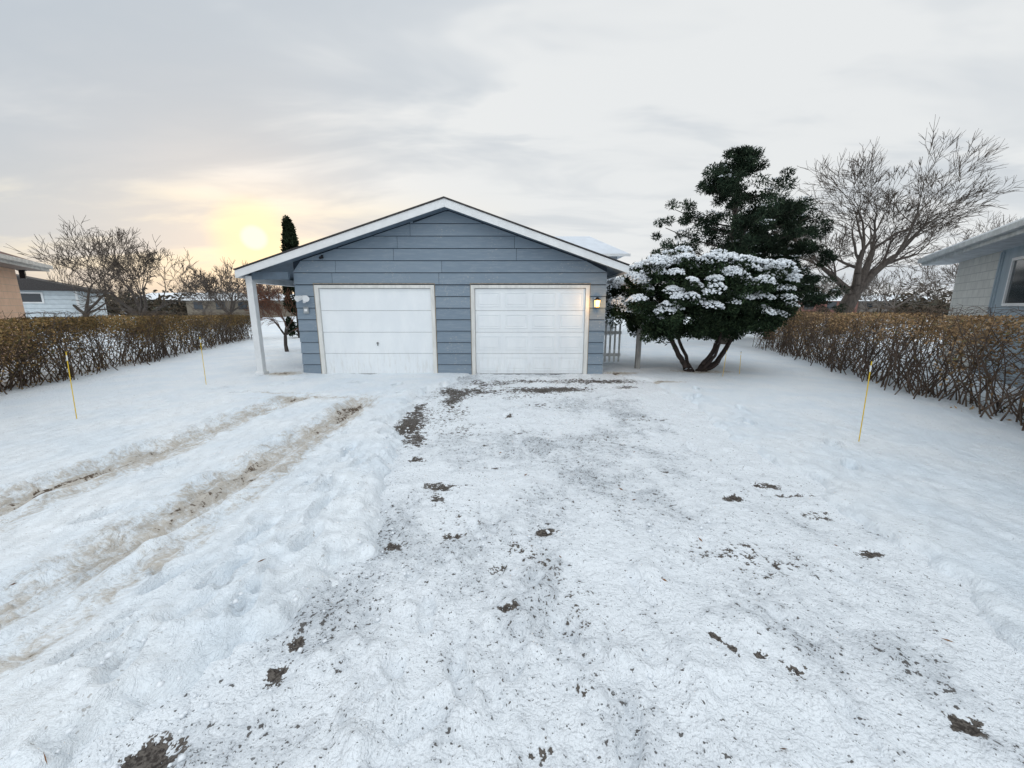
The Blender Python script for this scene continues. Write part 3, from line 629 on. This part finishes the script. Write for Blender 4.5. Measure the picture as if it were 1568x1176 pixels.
def pine(seed,x,y,H,zb,R0,nw,dens,shape):
    rp=R(seed); S=[];C=[];rad=[]
    zz=np.linspace(0,H,14); wob=np.cumsum(rp.normal(size=(14,2))*.05,0)
    for i in range(13): S.append((x+wob[i,0],y+wob[i,1],zz[i],x+wob[i+1,0],y+wob[i+1,1],zz[i+1],.2*(1-zz[i]/H)+.03,.2*(1-zz[i+1]/H)+.03))
    for k in range(nw):
        z=zb+(H-zb)*(k+rp.random()*.6)/nw; f=(z-zb)/(H-zb)
        L0=R0*shape(f)
        nb=rp.integers(4,7)
        for j in range(nb):
            a=rp.uniform(0,6.28); L=L0*rp.uniform(.6,1.15); cx=x+np.interp(z,zz,wob[:,0]); cy=y+np.interp(z,zz,wob[:,1])
            p=np.array([cx,cy,z]); d=np.array([math.cos(a),math.sin(a),rp.uniform(.0,.25)]); m=5
            r=.05*(1-f*.6)
            for s in range(m):
                d[2]+=.06; q=p+d*L/m; S.append((*p,*q,r,r*.8)); r*=.8; p=q
                if s>=1:
                    for _ in range(1 if s<m-2 else 3):
                        if rp.random()<dens:
                            C.append(p+rp.normal(size=3)*np.array([.22,.22,.10])*(.5+L/3)+[0,0,.08]); rad.append(rp.uniform(.20,.34))
    E=empty('pine_tree'); V,F=tubes(S,6); fast('trunk_limbs',V,F,M_BARK,E,smooth=True)
    C=np.array(C); rad=np.array(rad)
    V,F=clumps(rp,C,rad,120,.18,.034,.75,.15); fast('needles',V,F,M_PINE,E)
    sel=rp.random(len(C))<.22; Cs=C[sel]; rs_=rad[sel]
    P=(Cs[:,None]+rp.normal(size=(len(Cs),14,3))*np.array([.4,.4,.08])*rs_[:,None,None]+np.array([0,0,1])*rs_[:,None,None]*.62).reshape(-1,3)
    V,F=octs(rp,P,.035,.5); fast('snow_dusting',V,F,M_SNL,E)
pine(41,8.75,16,7.15,2.0,2.5,12,.82,lambda f: .30 if .68<f<.75 else (.98-.25*f if f<.68 else .52*(1.4-f)))
pine(43,11.9,18.2,5.6,.7,2.05,12,.95,lambda f: (1-f*f)**.5*.95+.1)

# ------------------------------------------------------------ hedges
def hedge(name,A,B,width,h0,h1,stems,leaves,seed,cols,wood,lowleaf,bias):
    rh=R(seed); A=np.array(A);B=np.array(B); d=(B-A); L=np.linalg.norm(d); d/=L; pr=np.array([-d[1],d[0]])
    N=int(stems*L); t=rh.random(N); off=rh.normal(size=N)*.25*width
    hgt=(h0+(h1-h0)*t)*(1+.06*fbm(t*L*1.1,t*0,3,seed))
    E=empty(name)
    base=A+d*(t*L)[:,None]+pr*off[:,None]
    P=np.column_stack([base,np.full(N,.0)])
    D=np.column_stack([rh.normal(size=(N,2))*.28,np.ones(N)])
    m=5; hh=hgt*rh.uniform(.65,1.08,N); segs=[]
    for i in range(m):
        D=D+np.column_stack([rh.normal(size=(N,2))*.22,np.zeros(N)]); D[:,2]=1
        Q=P+D*(hh/m)[:,None]
        o=(Q[:,:2]-A)@pr; ex=np.clip(np.abs(o)-width*.5,0,9)*np.sign(o); Q[:,:2]-=ex[:,None]*pr
        r=.009*(1-i/m)+.0035
        segs.append(np.column_stack([P,Q,np.full(N,r),np.full(N,r*.85)]))
        for _ in range(1 if i<1 else 2):
            T=Q.copy(); sdir=unit(np.column_stack([rh.normal(size=(N,2)),rh.uniform(.1,1.2,N)]))
            T2=T+sdir*rh.uniform(.1,.34,N)[:,None]; T2[:,2]=np.minimum(T2[:,2],hgt*1.08)
            segs.append(np.column_stack([T,T2,np.full(N,.004),np.full(N,.003)]))
            T3=T2+unit(sdir+rh.normal(size=(N,3))*.6)*.14; T3[:,2]=np.minimum(T3[:,2],hgt*1.10)
            segs.append(np.column_stack([T2,T3,np.full(N,.003),np.full(N,.002)]))
        P=Q
    V,F=tubes(np.concatenate(segs),3); fast('stems',V,F,simple(name+'_wood',wood,.25,4,.9,0),E)
    n=int(leaves*L); t=rh.random(n); zf=np.where(rh.random(n)<lowleaf,rh.random(n),1-np.abs(rh.normal(size=n))*.30)
    zf=np.clip(zf,.06,1.03); o=rh.uniform(-.5,.5,n)*width*(1+.15*rh.normal(size=n))
    hz_=(h0+(h1-h0)*t)*(1+.06*fbm(t*L*1.1,t*0,3,seed))
    den=fbm(t*L*1.9,zf*2.5,3,seed+5)+.45*(zf-.45)+bias; kp=rh.random(n)<np.clip(den*2.2,.02,1)
    base=A+d*(t*L)[:,None]+pr*o[:,None]; Cc=np.column_stack([base,zf*hz_])[kp]
    V,F=quads(rh,Cc,.055,.028); fast('leaves',V,F,leafmat(name+'_leaf',cols,.9,1.1,.65,1.35),E)
hedge('hedge',(-7.6,0.2),(-12.75,19),.95,1.52,1.15,34,4400,51,[(.09,.085,.04),(.24,.15,.065),(.15,.105,.05),(.34,.22,.10),(.075,.08,.035)],(.15,.115,.09),.16,.20)
hedge('hedge',(5.75,1.2),(9.7,15.0),.85,1.48,1.38,36,3200,52,[(.26,.17,.085),(.40,.26,.14),(.18,.125,.07),(.46,.31,.18),(.12,.12,.055)],(.18,.135,.105),.08,.10)

def stake(x,y,h,lean=0):
    E=empty('driveway_marker',(x,y,0)); z=.0
    cyl('rod',(0,0,z),(lean,0,h),.0055,.0055,M_YEL,E,8)
    cyl('cap',(lean,0,h),(lean*1.02,0,h+.02),.0075,.005,M_DARK,E,8)
    cyl('reflector_band',(lean*.88,0,h*.88),(lean*.95,0,h*.95),.0075,.0075,M_WHITE,E,8)
stake(-6.0,5.2,1.0,.06); stake(-6.17,7.75,1.0,.02); stake(4.0,4.3,1.0,-.02); stake(4.75,8.7,.62,.03); stake(5.3,9.0,.55,-.02)
PB=empty('fence_post',(3.15,9.75,0)); boxes('post',[(-.055,.055,-.055,.055,-.05,1.15)],simple('weathered_post',(.34,.34,.33),.2,9,.8,.2,(1,1,.2)),PB,.008); boxes('post_cap',[(-.07,.07,-.07,.07,1.15,1.19)],M_WHITE,PB,.008)
GT=empty('picket_gate',(2.25,10.6,0))
L=[(i*.125,i*.125+.05,-.012,.012,.10,1.12+.04*math.sin(i*1.3)) for i in range(6)]+[(0,.70,.013,.045,.25,.33),(0,.70,.013,.045,.85,.93)]
boxes('pickets',L,simple('old_white_paint',(.7,.71,.70),.15,9,.6,.1),GT,.004)
print('done')
